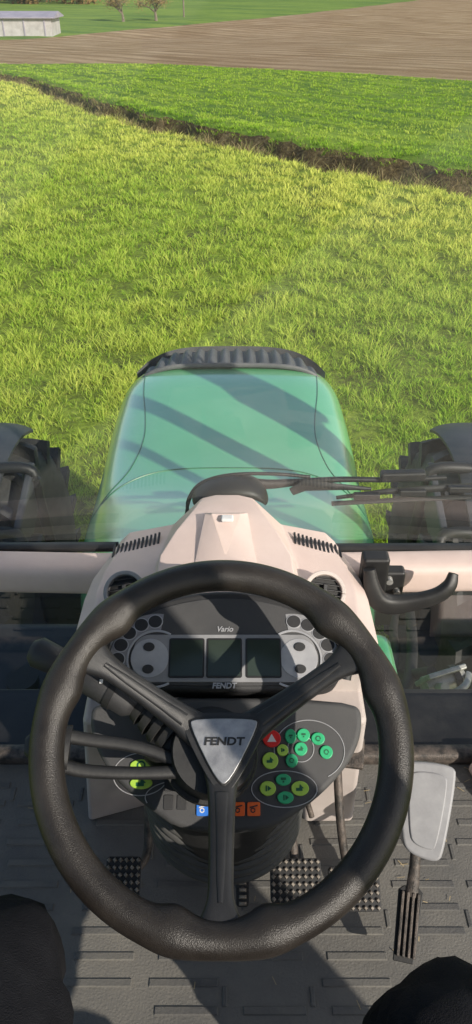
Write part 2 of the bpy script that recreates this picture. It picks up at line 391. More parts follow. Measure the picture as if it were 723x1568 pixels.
# ---------------------------------------------------------------- steering wheel frame
X0=-.016
A=rad(29.7); ca,sa=math.cos(A),math.sin(A)
LM=Matrix(((1,0,0,X0),(0,ca,-sa,.5145),(0,sa,ca,2.313),(0,0,0,1)))
sw=empty("steering_wheel",(X0,.5145,2.313))
vs=[];fs=[];NA,NB=220,24
def angd(a,b): return (a-b+180)%360-180
for i in range(NA):
    th=360*i/NA; r=.0192; inn=0
    for s in(32,148,270):
        for off in(-15,15):
            if s!=270 and ((s==32 and off<0) or (s==148 and off>0)): k=.8
            else: k=1
            g=math.exp(-(angd(th,s+off)/6.0)**2); r+=.0022*g*k; inn+=.0055*g*k
        g=math.exp(-(angd(th,s)/6)**2); r-=.0012*g
    for j in range(NB):
        b=2*math.pi*j/NB; cx=math.cos(b); cz=math.sin(b)
        rr=.1932+cx*r-(inn if cx<0 else 0)*abs(cx); vs.append((rr*math.cos(rad(th)),rr*math.sin(rad(th)),cz*r*.95))
for i in range(NA):
    for j in range(NB):
        fs.append((i*NB+j,((i+1)%NA)*NB+j,((i+1)%NA)*NB+(j+1)%NB,i*NB+(j+1)%NB))
mk("rim",vs,fs,M_rim,sw,LM,smooth=True,ang=80)
for k,s in enumerate((32,148,270)):
    d=Vector((math.cos(rad(s)),math.sin(rad(s)),0))
    P=[d*.026+Vector((0,0,-.052)),d*.052+Vector((0,0,-.046)),d*.09+Vector((0,0,-.034)),d*.13+Vector((0,0,-.020)),d*.160+Vector((0,0,-.010)),d*.186+Vector((0,0,-.004))]
    W=[.022,.0175,.0145,.0130,.015,.026] if s!=270 else [.022,.0165,.0145,.0135,.015,.028]
    T=[.013,.012,.0105,.0095,.0095,.011]
    sweep("spoke_%d"%k,P,W,T,M_spoke,sw,LM,up=(0,0,1),n=24,pw=3.2,curve=6)
    P2=[p+Vector((0,0,t*.98)) for p,t in zip(P,T)]
    sweep("spoke_rib_%d"%k,P2[1:5],[.008,.006,.005,.003],[.0022]*4,M_spoke,sw,LM,n=12,pw=2.5,curve=6)
tri=[(-.044,.036),(.048,.036),(.054,.024),(.011,-.054),(-.007,-.054),(-.050,.024)]
prism("hub_cover",smoothloop(tri,3),-.066,-.036,M_spoke,sw,LM,bev=.006,seg=4)
tri=[(-.034,.0285),(.038,.0285),(.0425,.0215),(.0085,-.043),(-.0045,-.043),(-.0385,.0215)]
prism("badge_frame",smoothloop([(x*1.07,y*1.06+.0003) for x,y in tri],2),-.036,-.0335,M_black,sw,LM,bev=.001)
prism("badge",smoothloop(tri,2),-.034,-.031,M_badge,sw,LM,bev=.0015)
text("badge_lettering","FENDT",.0142,LM@Matrix.Translation((.002,.0025,-.0305))@Matrix.Diagonal((1.05,.85,1,1)),M_black,sw,shear=.10,off=.0005)
SHX=-.016
tube("column_shroud",[(SHX,-.004,-.20),(SHX,-.004,-.12),(SHX*.6,-.004,-.062)],[.058,.056,.049],M_black,sw,LM,n=36,up=(0,1,0))
tube("column_ring",[(SHX,-.004,-.115),(SHX,-.004,-.10)],[.0595,.058],M_rubber,sw,LM,n=36,up=(0,1,0))

# ---------------------------------------------------------------- dashboard
db=empty("dashboard",(X0,.85,2.1))
PN=-.16
cl_=[(-.1355,.083),(.138,.083),(.160,.100),(.165,.130),(.150,.172),(.100,.212),(.0,.230),(-.098,.212),(-.148,.172),(-.164,.130),(-.158,.100)]
prism("cluster_housing",smoothloop(cl_,2),PN-.05,PN+.004,M_dash2,db,LM,bev=.008,seg=4)
inner=[(x*.93,(s-.15)*.86+.148) for x,s in cl_]
prism("cluster_face",smoothloop(inner,2),PN+.002,PN+.0062,M_dash,db,LM,bev=.001)
lip=[(-.168,.10,PN+.004),(-.168,.135,PN+.014),(-.150,.178,PN+.022),(-.098,.219,PN+.030),(0,.238,PN+.034),(.098,.219,PN+.030),(.152,.178,PN+.022),(.170,.135,PN+.014),(.164,.10,PN+.004)]
sweep("cluster_visor",lip,.0075,.02,M_dash2,db,LM,up=(0,0,1),n=14,pw=3,curve=6)
lo=[(-.176,.076),(.180,.076),(.186,.045),(.176,.010),(.150,-.025),(.106,-.062),(.052,-.092),(-.049,-.092),(-.098,-.062),(-.145,-.025),(-.170,.012),(-.180,.045)]
prism("lower_panel",smoothloop(lo,2),PN-.035,PN,M_dash,db,LM,bev=.009,seg=4)
prism("panel_underside",smoothloop([(x*.94,(s)*.90) for x,s in lo],2),PN-.060,PN-.034,M_dash2,db,LM,bev=.006)
z0=PN+.0062
for sx in(-1,1):
    cx=sx*.094
    d0,d1=(82,192) if sx<0 else (-12,98)
    prism("lamp_field",sector(cx,.127,.0405,.0635,d0,d1),z0-.001,z0+.0008,M_greytrim,db,LM,bev=.0003)
    e0,e1=(60,300) if sx<0 else (-120,120)
    prism("silver_arc",sector(cx,.127,.0372,.0402,e0,e1,40),z0-.001,z0+.0018,M_silver,db,LM,bev=.0004)
    for aa in((93,115,137,159,181) if sx<0 else (87,65,43,21,-1)):
        bx=cx+.052*math.cos(rad(aa)); by=.127+.052*math.sin(rad(aa))
        prism("lamp_rim",ell(bx,by,.0108,.0100),z0,z0+.0016,M_silver,db,LM,bev=.0003)
        prism("lamp_lens",ell(bx,by,.0094,.0087),z0+.001,z0+.0024,M_dash2,db,LM,bev=.0004)
plate=rrect(0,.1275,.250,.0655,.022,8)
prism("screen_plate",plate,z0,z0+.0022,M_greytrim,db,LM,bev=.0007)
for sx in(-1,1):
    prism("dial_face",ell(sx*.102,.1275,.026,.0268,36),z0+.002,z0+.0030,M_silver,db,LM,bev=.0005)
    for sy in(.1425,.112):
        prism("knob",ell(sx*.1035,sy,.0078,.0062),z0+.003,z0+.0052,M_dash2,db,LM,bev=.001)
for cx in(-.0515,.0,.0535):
    prism("screen_bezel",rrect(cx,.1275,.0485,.0545,.003),z0+.0015,z0+.0036,M_black,db,LM,bev=.0006)
    prism("screen",rrect(cx,.1275,.0440,.0495,.0015),z0+.003,z0+.0040,M_lcd,db,LM,bev=.0002)
text("cluster_lettering","FENDT",.0105,LM@Matrix.Translation((0,.0895,z0+.003)),M_silver,db,shear=.15,off=.0003)
text("cluster_model_lettering","Vario",.0105,LM@Matrix.Translation((0,.168,z0+.0009)),M_silver,db,shear=.3,off=.0002)
rs=random.Random(5)
def symbol(bx,by,k,mm):
    t=rs.choice((0,1,2,3)); z1=PN+.003; z2=PN+.0034
    if t==0: prism("button_symbol",sector(bx,by,k*.55,k*.9,-20,320,16),z1,z2,mm,db,LM,bev=0)
    elif t==1: prism("button_symbol",[(bx-k,by-k*.6),(bx+k*.6,by-k*.6),(bx+k*.6,by),(bx+k,by),(bx,by+k),(bx-.2*k,by+.1*k),(bx-k,by+.1*k)],z1,z2,mm,db,LM,bev=0)
    elif t==2:
        prism("button_symbol",rrect(bx,by+k*.25,k*1.5,k*.7,k*.2),z1,z2,mm,db,LM,bev=0); prism("button_symbol",rrect(bx,by-k*.55,k*.5,k*.5,k*.1),z1,z2,mm,db,LM,bev=0)
    else:
        prism("button_symbol",rrect(bx-k*.4,by,k*.35,k*1.5,k*.1),z1,z2,mm,db,LM,bev=0); prism("button_symbol",[(bx,by-k*.7),(bx+k,by),(bx,by+k*.7)],z1,z2,mm,db,LM,bev=0)
for (bx,by,mm,rx,ry) in [(.063,.022,M_red,.0120,.0110),(.088,.025,M_green,.0075,.0095),(.105,.0265,M_green,.0085,.0085),(.124,.022,M_green,.009,.008),(.077,.0075,M_lime,.0075,.0075),(.101,.009,M_green,.0085,.0085),(.134,.005,M_green,.0085,.0085),
    (.0605,-.0055,M_lime,.0105,.0105),(.0885,-.0055,M_green,.008,.0085),(.077,-.029,M_green,.010,.0072),(.0567,-.0395,M_lime,.0105,.009),(.098,-.0395,M_lime,.0115,.009),(.079,-.0505,M_green,.0105,.0075),(-.107,-.0115,M_lime,.0145,.0075),(-.106,-.033,M_lime,.0145,.0075)]:
    prism("push_button",ell(bx,by,rx,ry),PN-.001,PN+.0030,mm,db,LM,bev=.0012)
    if mm is M_red: prism("button_symbol",[(bx-rx*.5,by-rx*.35),(bx+rx*.5,by-rx*.35),(bx,by+rx*.5)],PN+.003,PN+.0034,M_white,db,LM,bev=0)
    else: symbol(bx,by,rx*.45,M_sym)
def ring(name,cx,cy,rx,ry,w,d0=0,d1=360):
    n=48; A_=[rad(d0+(d1-d0)*i/n) for i in range(n+1)]
    sweep(name,[(cx+rx*math.cos(a),cy+ry*math.sin(a),PN+.0004) for a in A_],w,.0006,M_silver,db,LM,n=6)
ring("panel_line",.112,.008,.046,.038,.0006,-60,200); ring("panel_line",.078,-.040,.042,.022,.0006,0,360); ring("panel_line",.101,.010,.017,.017,.0006,0,360)
ring("panel_line",-.107,-.022,.036,.026,.0006,20,340); ring("panel_line",-.055,-.050,.045,.020,.0006,0,200)
for bx,mm in((-.026,M_blue),(.019,M_orange),(.0385,M_orange)):
    prism("indicator",rrect(bx,-.064,.0165,.0165,.002),PN-.001,PN+.0024,mm,db,LM,bev=.0006)
    mk_=M_white if mm is M_blue else M_black
    prism("indicator_symbol",sector(bx-.001,-.0655,.0018,.0032,0,350,16),PN+.0024,PN+.0028,mk_,db,LM,bev=0)
    prism("indicator_symbol",[(bx-.005,-.0615),(bx+.005,-.0590),(bx+.005,-.0605),(bx-.005,-.0630)],PN+.0024,PN+.0028,mk_,db,LM,bev=0)
for i in range(5):
    prism("rocker_switch",rrect(-.070+(i%3)*.017,-.034-(i//3)*.022,.013,.018,.002),PN-.001,PN+.0012,M_dash2,db,LM,bev=.0008)
# cream top cowl : stations along y, mirrored half-profile
def half(y,pts): return [(-x,y,z) for x,z in reversed(pts)]+[(x,y,z) for x,z in pts]
st=[(.80,[(.03,2.262),(.108,2.258),(.122,2.200),(.205,2.190),(.235,2.170),(.243,2.06)]),
    (.90,[(.03,2.270),(.104,2.262),(.121,2.200),(.210,2.187),(.234,2.168),(.242,2.05)]),
    (.955,[(.03,2.272),(.083,2.268),(.117,2.200),(.205,2.184),(.229,2.164),(.237,2.05)]),
    (1.02,[(.028,2.272),(.055,2.267),(.106,2.198),(.190,2.178),(.213,2.156),(.222,2.05)]),
    (1.085,[(.02,2.250),(.045,2.243),(.098,2.185),(.180,2.166),(.200,2.144),(.212,2.05)])]
vs=[];
for y,p in st: vs+=[(x+X0,yy,z) for x,yy,z in half(y,p)]
n=12; fs=[(i*n+j,i*n+j+1,(i+1)*n+j+1,(i+1)*n+j) for i in range(4) for j in range(n-1)]
fs+=[tuple(range(n)),tuple(range(4*n,5*n))]; fs+=[tuple([i*n for i in range(5)]+[i*n+n-1 for i in range(4,-1,-1)])]
mk("top_cowl",vs,fs,M_cream,db,bev=.0035,seg=3)
vs=[(-.066,.865,2.266),(.034,.865,2.266),(.020,1.0,2.272),(-.052,1.0,2.272),(-.040,.965,2.296),(.008,.965,2.296),(-.016,.895,2.269)]
fs=[(0,1,6),(0,6,4,3),(1,2,5,6),(4,6,5),(3,4,5,2),(0,3,2,1)]
mk("cowl_ridge",vs,fs,M_cream,db,bev=.002)
box("sensor_cap",(-.014,.950,2.297),(.020,.014,.007),M_white,db,bev=.003)
for sx,vx in((-1,-.160),(1,.156)):
    c=Vector((X0+vx,.875,2.207)); VM=Matrix.Translation(c)@Matrix.Rotation(rad(-sx*-10),4,'Y')@Matrix.Rotation(rad(35),4,'X')
    prism("vent_ring",sector(0,0,.027,.034,0,359.9,40),-.01,.008,M_greytrim if sx<0 else M_cream2,db,VM,bev=.002)
    prism("vent_well",ell(0,0,.0275,.0275,36),-.012,-.002,M_black,db,VM,bev=0)
    for i in range(6):
        yy=-.021+i*.0084; wv=math.sqrt(max(0,.0265**2-yy**2))
        box("vent_slat",(0,yy,.002),(2*wv,.0016,.007),M_dash2,db,bev=.0004,rot=(25,0,0),M=VM)
    box("vent_tab",(0,0,.005),(.006,.022,.006),M_dash2,db,bev=.001,M=VM)
    for i in range(12):
        t=i/11; box("defrost_slot",(X0+sx*(.120+t*.080),1.028-.012*t,2.196-.021*t),(.0035,.030,.004),M_black,db,bev=0)
def solid(name,P,mat,parent,bev=.01):
    fs=[(0,3,2,1),(4,5,6,7),(0,1,5,4),(1,2,6,5),(2,3,7,6),(3,0,4,7)]
    return mk(name,P,fs,mat,parent,bev=bev,seg=4)
solid("console_body",[(-.235,.80,1.98),(.205,.80,1.98),(.215,1.08,1.98),(-.245,1.08,1.98),(-.235,.79,2.185),(.205,.79,2.185),(.20,1.08,2.13),(-.23,1.08,2.13)],M_cream2,db)
solid("console_leg_1",[(-.285,.80,1.68),(-.16,.84,1.68),(-.16,1.08,1.68),(-.285,1.08,1.68),(-.240,.74,2.06),(-.13,.72,2.06),(-.13,1.08,2.08),(-.240,1.08,2.08)],M_cream2,db)
solid("console_leg_2",[(.13,.80,1.68),(.225,.80,1.68),(.225,1.08,1.68),(.13,1.08,1.68),(.10,.72,2.06),(.205,.74,2.06),(.205,1.08,2.08),(.10,1.08,2.08)],M_cream2,db)
box("console_recess",(X0,.99,1.86),(.30,.10,.34),M_dash2,db)
box("console_plate",(X0,.93,1.72),(.26,.16,.08),M_dash2,db)
# bellows
bl=empty("column_bellows",(X0,.62,2.05))
for k in range(7):
    vs=[];fs=[];na,nb=56,10
    cz=PN-.070-.0145*k*.869; cs=.002-.0155*k*.66; RR=.104-.0012*k
    for i in range(na):
        a=2*math.pi*i/na
        for j in range(nb):
            b=2*math.pi*j/nb; r=RR+.0085*math.cos(b); vs.append((r*1.06*math.cos(a),cs+r*.93*math.sin(a),cz+.0062*math.sin(b)))
    for i in range(na):
        for j in range(nb): fs.append((i*nb+j,((i+1)%na)*nb+j,((i+1)%na)*nb+(j+1)%nb,i*nb+(j+1)%nb))
    mk("fold_%d"%k,vs,fs,M_bell,bl,LM,smooth=True,ang=80)
tube("inner_sleeve",[(0,0,PN-.062),(0,-.05,PN-.16)],[.1,.095],M_black,bl,LM,n=32,up=(0,1,0))

# ---------------------------------------------------------------- stalks / levers
stk=empty("indicator_stalk",(X0-.1,.6,2.25))
P=[(-.055,.010,-.095),(-.095,.045,-.092),(-.128,.068,-.088)]
sweep("arm",P,[.014,.0105,.009],[.014,.0105,.009],M_black,stk,LM,curve=5,n=16)
sweep("switch_barrel",[(-.108,.052,-.09),(-.116,.058,-.09),(-.168,.088,-.085),(-.178,.093,-.0845)],[.013,.021,.0225,.017],[.012,.019,.0205,.016],M_dash2,stk,LM,n=22)
sweep("barrel_ring",[(-.133,.0685,-.0885),(-.141,.073,-.088)],[.0235,.0240],[.0215,.0220],M_black,stk,LM,n=22)
sweep("neck",[(-.17,.09,-.085),(-.205,.104,-.081)],[.010,.011],[.010,.011],M_black,stk,LM,n=16)
sweep("tip",[(-.198,.101,-.082),(-.204,.104,-.0815),(-.236,.118,-.079),(-.244,.121,-.0785)],[.010,.018,.020,.013],[.010,.017,.018,.012],M_dash2,stk,LM,n=22)
for i in range(3): 
    box("mark",(-.150+i*.009,.078+i*.0055,-.0640),(.004,.005,.0012),M_white,stk,bev=0,M=LM)
for k in range(4):
    r=.028-.003*k; sweep("gaiter_%d"%k,[(-.062-.0125*k,.016+.010*k,-.097),(-.070-.0125*k,.0225+.010*k,-.097)],[r,r*.85],[r,r*.85],M_rubber,stk,LM,n=20)
sweep("stalk_base",[(-.03,-.0,-.115),(-.075,.012,-.112),(-.092,.016,-.110)],[.034,.036,.026],[.030,.032,.022],M_black,stk,LM,n=24,pw=3)
ol_=empty("reverser_lever",(X0-.12,.52,2.22))
for s1,s2 in((.020,-.001),(-.022,-.030)):
    sweep("fork_arm",[(-.03,-.026+ (s1-s2)*.2,-.085),(-.10,s2+.002,-.075),(-.165,(s1+s2)/2,-.065),(-.200,s1*.75,-.058)],[.0085,.0075,.008,.009],[.008,.007,.007,.008],M_black,ol_,LM,n=14,pw=3,curve=5)
sweep("grip",[(-.180,-.001,-.058),(-.200,-.0,-.055),(-.222,.0,-.050),(-.230,.0,-.05)],[.026,.024,.018,.010],[.010,.012,.012,.007],M_black,ol_,LM,n=20,pw=2.6)
kb=empty("orange_knob",(-.235,.76,2.2))
tube("stem",[(-.225,.80,2.12),(-.240,.735,2.175)],.006,M_black,kb)
sweep("cap",[(-.2425,.722,2.163),(-.244,.718,2.170),(-.2475,.708,2.190),(-.248,.703,2.199)],[.013,.019,.019,.011],[.013,.019,.019,.011],M_orange,kb,n=20)

# ---------------------------------------------------------------- cab
cab=empty("tractor_cab",(0,0,1.6))
FZ=1.68
box("floor_pan",(0,-.05,FZ-.03),(1.7,1.98,.06),M_floor,cab,bev=.004)
fl=[];ff=[]
def addbar(cx,cy,w,d,h):
    o=len(fl); x,y=w/2,d/2; t=.0015
    fl.extend([(cx-x,cy-y,FZ),(cx+x,cy-y,FZ),(cx+x,cy+y,FZ),(cx-x,cy+y,FZ),(cx-x+t,cy-y+t,FZ+h),(cx+x-t,cy-y+t,FZ+h),(cx+x-t,cy+y-t,FZ+h),(cx-x+t,cy+y-t,FZ+h)])
    ff.extend([(o+4,o+5,o+6,o+7),(o,o+1,o+5,o+4),(o+1,o+2,o+6,o+5),(o+2,o+3,o+7,o+6),(o+3,o,o+4,o+7)])
cols=[-.78,-.645,-.51,-.375,-.225,-.085,.055,.195,.335,.47,.605,.74]
for i,cx in enumerate(cols):
    for j in range(26):
        yy=-.12+j*.040
        if (j+i*3)%7==6: continue
        if yy>.90: continue
        w=.112 if (j%2==0) else .100
        addbar(cx+(.006 if j%2 else 0),yy,w,.013,.0024)
        if j%3==0: addbar(cx+.067,yy+.02,.008,.03,.0024)
mk("floor_ribs",fl,ff,M_floorbar,cab)
sv=[];sf=[];r2=random.Random(11)
for _ in range(110):
    x=r2.uniform(-.7,.7); y=r2.uniform(.0,.92)
    if r2.random()<.5: x=.25+r2.random()*.35; y=.5+r2.random()*.42
    a=r2.random()*math.pi; l=r2.uniform(.002,.008); w_=r2.uniform(.0005,.0010); h=FZ+.0034; o=len(sv)
    dx,dy=math.cos(a)*l,math.sin(a)*l; ex,ey=-math.sin(a)*w_,math.cos(a)*w_
    sv+=[(x-dx-ex,y-dy-ey,h),(x+dx-ex,y+dy-ey,h+.001),(x+dx+ex,y+dy+ey,h+.001),(x-dx+ex,y-dy+ey,h)]; sf.append((o,o+1,o+2,o+3))
mk("straw_litter",sv,sf,M_straw,cab)
sweep("floor_front_lip",[(-.85,.945,FZ+.012),(.85,.945,FZ+.012)],.018,.018,M_rust,cab,n=12,pw=3)
box("windscreen_sill",(0,1.04,FZ-.01),(1.7,.16,.05),M_black,cab,bev=.008)
for sx,x0,x1 in((-1,-.88,-.225),(1,.185,.88)):
    P=[(x0,1.03+.02*(x0<-.5),2.114),(x0*.5+x1*.5,1.035,2.116),(x1,1.03,2.112)]
    sweep("cross_rail",P,.032,.033,M_cream,cab,n=24,pw=3.4,curve=6)
    sweep("windscreen_seal",[(x0,1.108,2.112),(x1,1.108,2.116)],.006,.007,M_black,cab,n=10,pw=3)
    sweep("seal_lip",[(x0,1.074,2.136),(x1,1.074,2.139)],.010,.006,M_black,cab,n=10,pw=3)
    sweep("lower_frame",[(x0,1.085,2.070),(x1,1.085,2.070)],.012,.010,M_black,cab,n=10,pw=3)
for sx in(-1,1):
    sweep("front_pillar",[(sx*.83,1.09,1.6),(sx*.84,1.09,2.4),(sx*.80,1.0,3.35)],.03,.035,M_black,cab,up=(0,1,0),n=12,pw=3)
    sweep("door_frame",[(sx*.87,.74,1.7),(sx*.89,.72,2.4),(sx*.84,.68,3.33)],.016,.022,M_black,cab,up=(0,1,0),n=10,pw=3)  # out of view, added to cast a thin shadow stripe on the bonnet
    sweep("door_pillar",[(sx*.90,-.38,1.6),(sx*.92,-.40,2.4),(sx*.86,-.42,3.35)],.03,.06,M_black,cab,up=(0,1,0),n=12,pw=3)
    sweep("rear_pillar",[(sx*.80,-.98,1.9),(sx*.82,-1.02,2.6),(sx*.78,-1.0,3.35)],.04,.05,M_black,cab,up=(0,1,0),n=12,pw=3)
    box("door_sill",(sx*.86,.35,1.68),(.06,1.3,.10),M_black,cab,bev=.01)
    box("side_panel",(sx*.78,-.72,1.9),(.22,.56,.42),M_dash,cab,bev=.03)
    mi=empty("side_mirror",(sx*1.15,1.15,2.8))  # mirrors out of view, added for more shadow stripes on the bonnet
    tube("mirror_arm",[(sx*.82,1.08,3.05),(sx*1.12,1.16,3.05),(sx*1.20,1.18,2.98),(sx*1.20,1.18,2.55)],.014,M_black,mi,curve=5,up=(0,1,0))
    box("mirror_head",(sx*1.20,1.16,2.76),(.19,.05,.34),M_black,mi,bev=.02)
exh=empty("exhaust_stack",(1.02,1.30,2.4))  # unseen stack, added so its shadow bands the bonnet
tube("silencer",[(1.02,1.30,1.7),(1.02,1.30,1.75),(1.02,1.30,2.62),(1.02,1.30,2.68)],[.04,.062,.062,.04],M_gdark,exh,n=24,up=(0,1,0))
tube("tailpipe",[(1.02,1.30,2.66),(1.02,1.30,3.20),(1.04,1.27,3.32)],.034,M_steel,exh,n=20,up=(0,1,0))
box("rear_panel",(0,-1.02,1.95),(1.5,.06,.6),M_dash,cab,bev=.02)
box("roof_front",(0,1.00,3.41),(1.76,.36,.14),M_cream2,cab,bev=.04)
box("roof_rear",(0,-.72,3.41),(1.76,.80,.14),M_cream2,cab,bev=.04)
for sx in(-1,1): box("roof_side",(sx*.70,.25,3.41),(.36,1.14,.135),M_cream2,cab,bev=.03)
box("roof_hatch_glass",(0,.25,3.42),(1.04,1.14,.008),M_glass2,cab,bev=0)  # unseen glazed opening, added to let sky light down to the floor
def sheet(name,fn,nu,nv,mat,parent):
    vs=[fn(i/nu,j/nv) for i in range(nu+1) for j in range(nv+1)]
    fs=[(i*(nv+1)+j,(i+1)*(nv+1)+j,(i+1)*(nv+1)+j+1,i*(nv+1)+j+1) for i in range(nu) for j in range(nv)]
    o=mk(name,vs,fs,mat,parent,smooth=True,ang=80); return o
ws=empty("windscreen",(0,1.12,2.6))
sheet("upper_glass",lambda u,v:(-.80+1.6*u,1.122-.05*(2*u-1)**2-.07*v,2.125+1.21*v),24,8,M_glass,ws)
for x0,x1 in((-.82,-.25),(.21,.82)):
    sheet("lower_glass",lambda u,v,x0=x0,x1=x1:(x0+(x1-x0)*u,1.10,1.70+.370*v),4,2,M_glass2,ws)
solid("side_trim",[(.50,.80,1.68),(.70,.80,1.68),(.70,.92,1.68),(.47,.92,1.68),(.515,.81,1.735),(.70,.81,1.735),(.70,.92,1.75),(.485,.92,1.75)],M_cream,cab,bev=.012)

# grab handle
gh=empty("grab_handle",(.25,.95,2.17))
box("bracket",(.236,.965,2.160),(.046,.03,.100),M_black,gh,bev=.006)
box("bracket_foot",(.268,.985,2.135),(.055,.025,.055),M_black,gh,bev=.006)
for dx,dz in((.266,2.150),(.282,2.123)): tube("bolt",[(dx,.975,dz),(dx,.962,dz)],.006,M_steel,gh,up=(0,0,1))
sweep("handle",[(.222,.94,2.200),(.228,.93,2.17),(.240,.925,2.145),(.262,.925,2.134),(.295,.925,2.138),(.335,.925,2.152),(.357,.93,2.170),(.364,.94,2.190)],[.010,.014,.017,.018,.016,.014,.012,.008],[.009,.011,.013,.013,.012,.011,.010,.006],M_black,gh,up=(0,1,0),n=16,pw=2.8,curve=5)

# wiper
wp=empty("windscreen_wiper",(0,1.15,2.2))
WD=-.045
def W_(P,dz=0): return [(x,y,z+WD+dz) for x,y,z in P]
sweep("motor_cover",[(-.078,1.15,2.195),(-.070,1.15,2.206),(-.045,1.15,2.219),(-.005,1.15,2.225),(.030,1.15,2.221),(.048,1.15,2.208),(.056,1.15,2.195)],[.02,.028,.032,.034,.032,.028,.02],[.006,.010,.014,.017,.015,.010,.006],M_black,wp,n=18,curve=4)
tube("washer_hose",[(-.095,1.16,2.15),(-.090,1.16,2.190),(-.065,1.165,2.222),(-.01,1.165,2.240),(.07,1.165,2.242),(.14,1.17,2.232)],.0034,M_black,wp,curve=8)
tube("washer_hose_2",[(-.10,1.15,2.14),(-.082,1.155,2.203),(-.03,1.16,2.232),(.03,1.16,2.232)],.003,M_black,wp,curve=8)
u1=-.024
sweep("arm",W_([(.01,1.17,2.290),(.06,1.172,2.283),(.12,1.175,2.286),(.20,1.175,2.292),(.30,1.175,2.291),(.40,1.175,2.296)],u1),[.012,.010,.007,.0055,.005,.0045],[.008,.008,.007,.006,.005,.004],M_black,wp,up=(0,1,0),n=10,curve=4)
sweep("blade_holder",W_([(.105,1.155,2.272),(.13,1.155,2.287),(.20,1.155,2.283),(.255,1.155,2.279)],u1+.005),[.009,.013,.007,.003],[.004]*4,M_black,wp,up=(0,1,0),n=8)
sweep("second_arm",W_([(.19,1.15,2.243),(.28,1.15,2.257),(.40,1.15,2.266),(.62,1.15,2.275)]),[.004,.006,.008,.008],[.003,.005,.006,.006],M_black,wp,up=(0,1,0),n=8)
sweep("rubber_blade",W_([(.18,1.135,2.240),(.30,1.135,2.248),(.62,1.133,2.266)]),[.0035]*3,[.006]*3,M_rubber,wp,up=(0,1,0),n=8)
for x,z in((.245,2.254),(.33,2.262),(.42,2.270)): box("bridge",(x,1.14,z+WD),(.05,.012,.013),M_black,wp,bev=.003)
box("hinge_block",(.315,1.17,2.304+WD+u1),(.085,.02,.020),M_black,wp,bev=.005,rot=(0,-2,0))

# ---------------------------------------------------------------- pedals
def pedal(name,x,y,z,w,l,tilt,arm,nx=6,ny=5):
    e=empty(name,(x,y,z)); PM=Matrix.Translation((x,y,z))@Matrix.Rotation(rad(tilt),4,'X')
    prism("pad",rrect(0,0,w,l,.006),-.006,0,M_black,e,PM,bev=.0015)
    for i in range(nx):
        for j in range(ny):
            cx=-w/2+w*(i+.5)/nx; cy=-l/2+l*(j+.5)/ny
            box("stud",(cx,cy,.002),(w/nx*.62,l/ny*.62,.006),M_pad,e,bev=.0006,M=PM,taper=.6,rot=(0,0,45 if nx>4 else 0))
    tube("arm",[(x,y,z-.006)]+arm,.0075,M_rust,e,curve=5)
M_pad=pm("worn_pedal_studs",(.14,.12,.10),(.36,.32,.27),.5,90,.2,metal=.3)
pedal("clutch_pedal",-.186,.628,1.80,.058,.066,28,[(-.165,.655,1.785),(-.150,.68,1.80),(-.150,.75,1.88),(-.150,.85,1.98)],6,6)
pedal("brake_pedal",.098,.625,1.80,.084,.066,28,[(.098,.67,1.80),(.085,.75,1.88),(.08,.85,1.98)],8,6)
pedal("brake_pedal",.194,.616,1.79,.084,.066,28,[(.185,.67,1.79),(.175,.72,1.86),(.172,.85,1.98)],8,6)
pedal("small_pedal",.011,.622,1.775,.022,.050,25,[(.011,.66,1.78),(.011,.8,1.85),(.011,.92,1.9)],1,5)
pb=empty("pedal_linkage",(.15,.78,1.95))
box("plate",(.180,.76,1.955),(.065,.05,.012),M_rust,pb,bev=.003,rot=(25,0,-8)); box("plate_2",(.130,.775,1.94),(.05,.03,.014),M_rust,pb,bev=.003,rot=(25,0,10))
tube("rod",[(.10,.78,1.94),(.20,.755,1.95)],.006,M_rust,pb); tube("link",[(.13,.78,1.93),(.12,.74,1.87),(.13,.72,1.83)],.005,M_rust,pb,curve=4)
ac=empty("accelerator_pedal",(.28,.6,1.8))
PM=Matrix.Translation((.277,.572,1.765))@Matrix.Rotation(rad(-12),4,'Z')@Matrix.Rotation(rad(32),4,'X')
prism("pad",[(-.019,-.055),(.013,-.055),(.020,.048),(.012,.055),(-.012,.055),(-.020,.048)],-.006,0,M_black,ac,PM,bev=.0015)
for i in range(4): box("tread_rib",(-.0125+i*.0083,0,.003),(.0045,.094,.006),M_rust,ac,bev=.0012,M=PM)
sweep("arm",[(.286,.606,1.785),(.294,.64,1.81),(.300,.68,1.85)],[.011,.009,.008],[.006]*3,M_rust,ac,n=10)
HM=Matrix.Translation((.314,.70,1.880))@Matrix.Rotation(rad(-10),4,'Z')@Matrix.Rotation(rad(38),4,'X')
prism("housing",smoothloop([(-.038,.075),(.042,.078),(.048,.06),(.034,-.062),(.024,-.078),(-.022,-.070),(-.036,-.05),(-.046,.055)],2),-.05,.0,M_greytrim,ac,HM,bev=.016,seg=6)
prism("housing_face",smoothloop([(-.026,.060),(.028,.062),(.034,.045),(.022,-.050),(.014,-.060),(-.014,-.055),(-.024,-.040),(-.031,.042)],2),-.002,.003,M_greytrim,ac,HM,bev=.0025,seg=3)

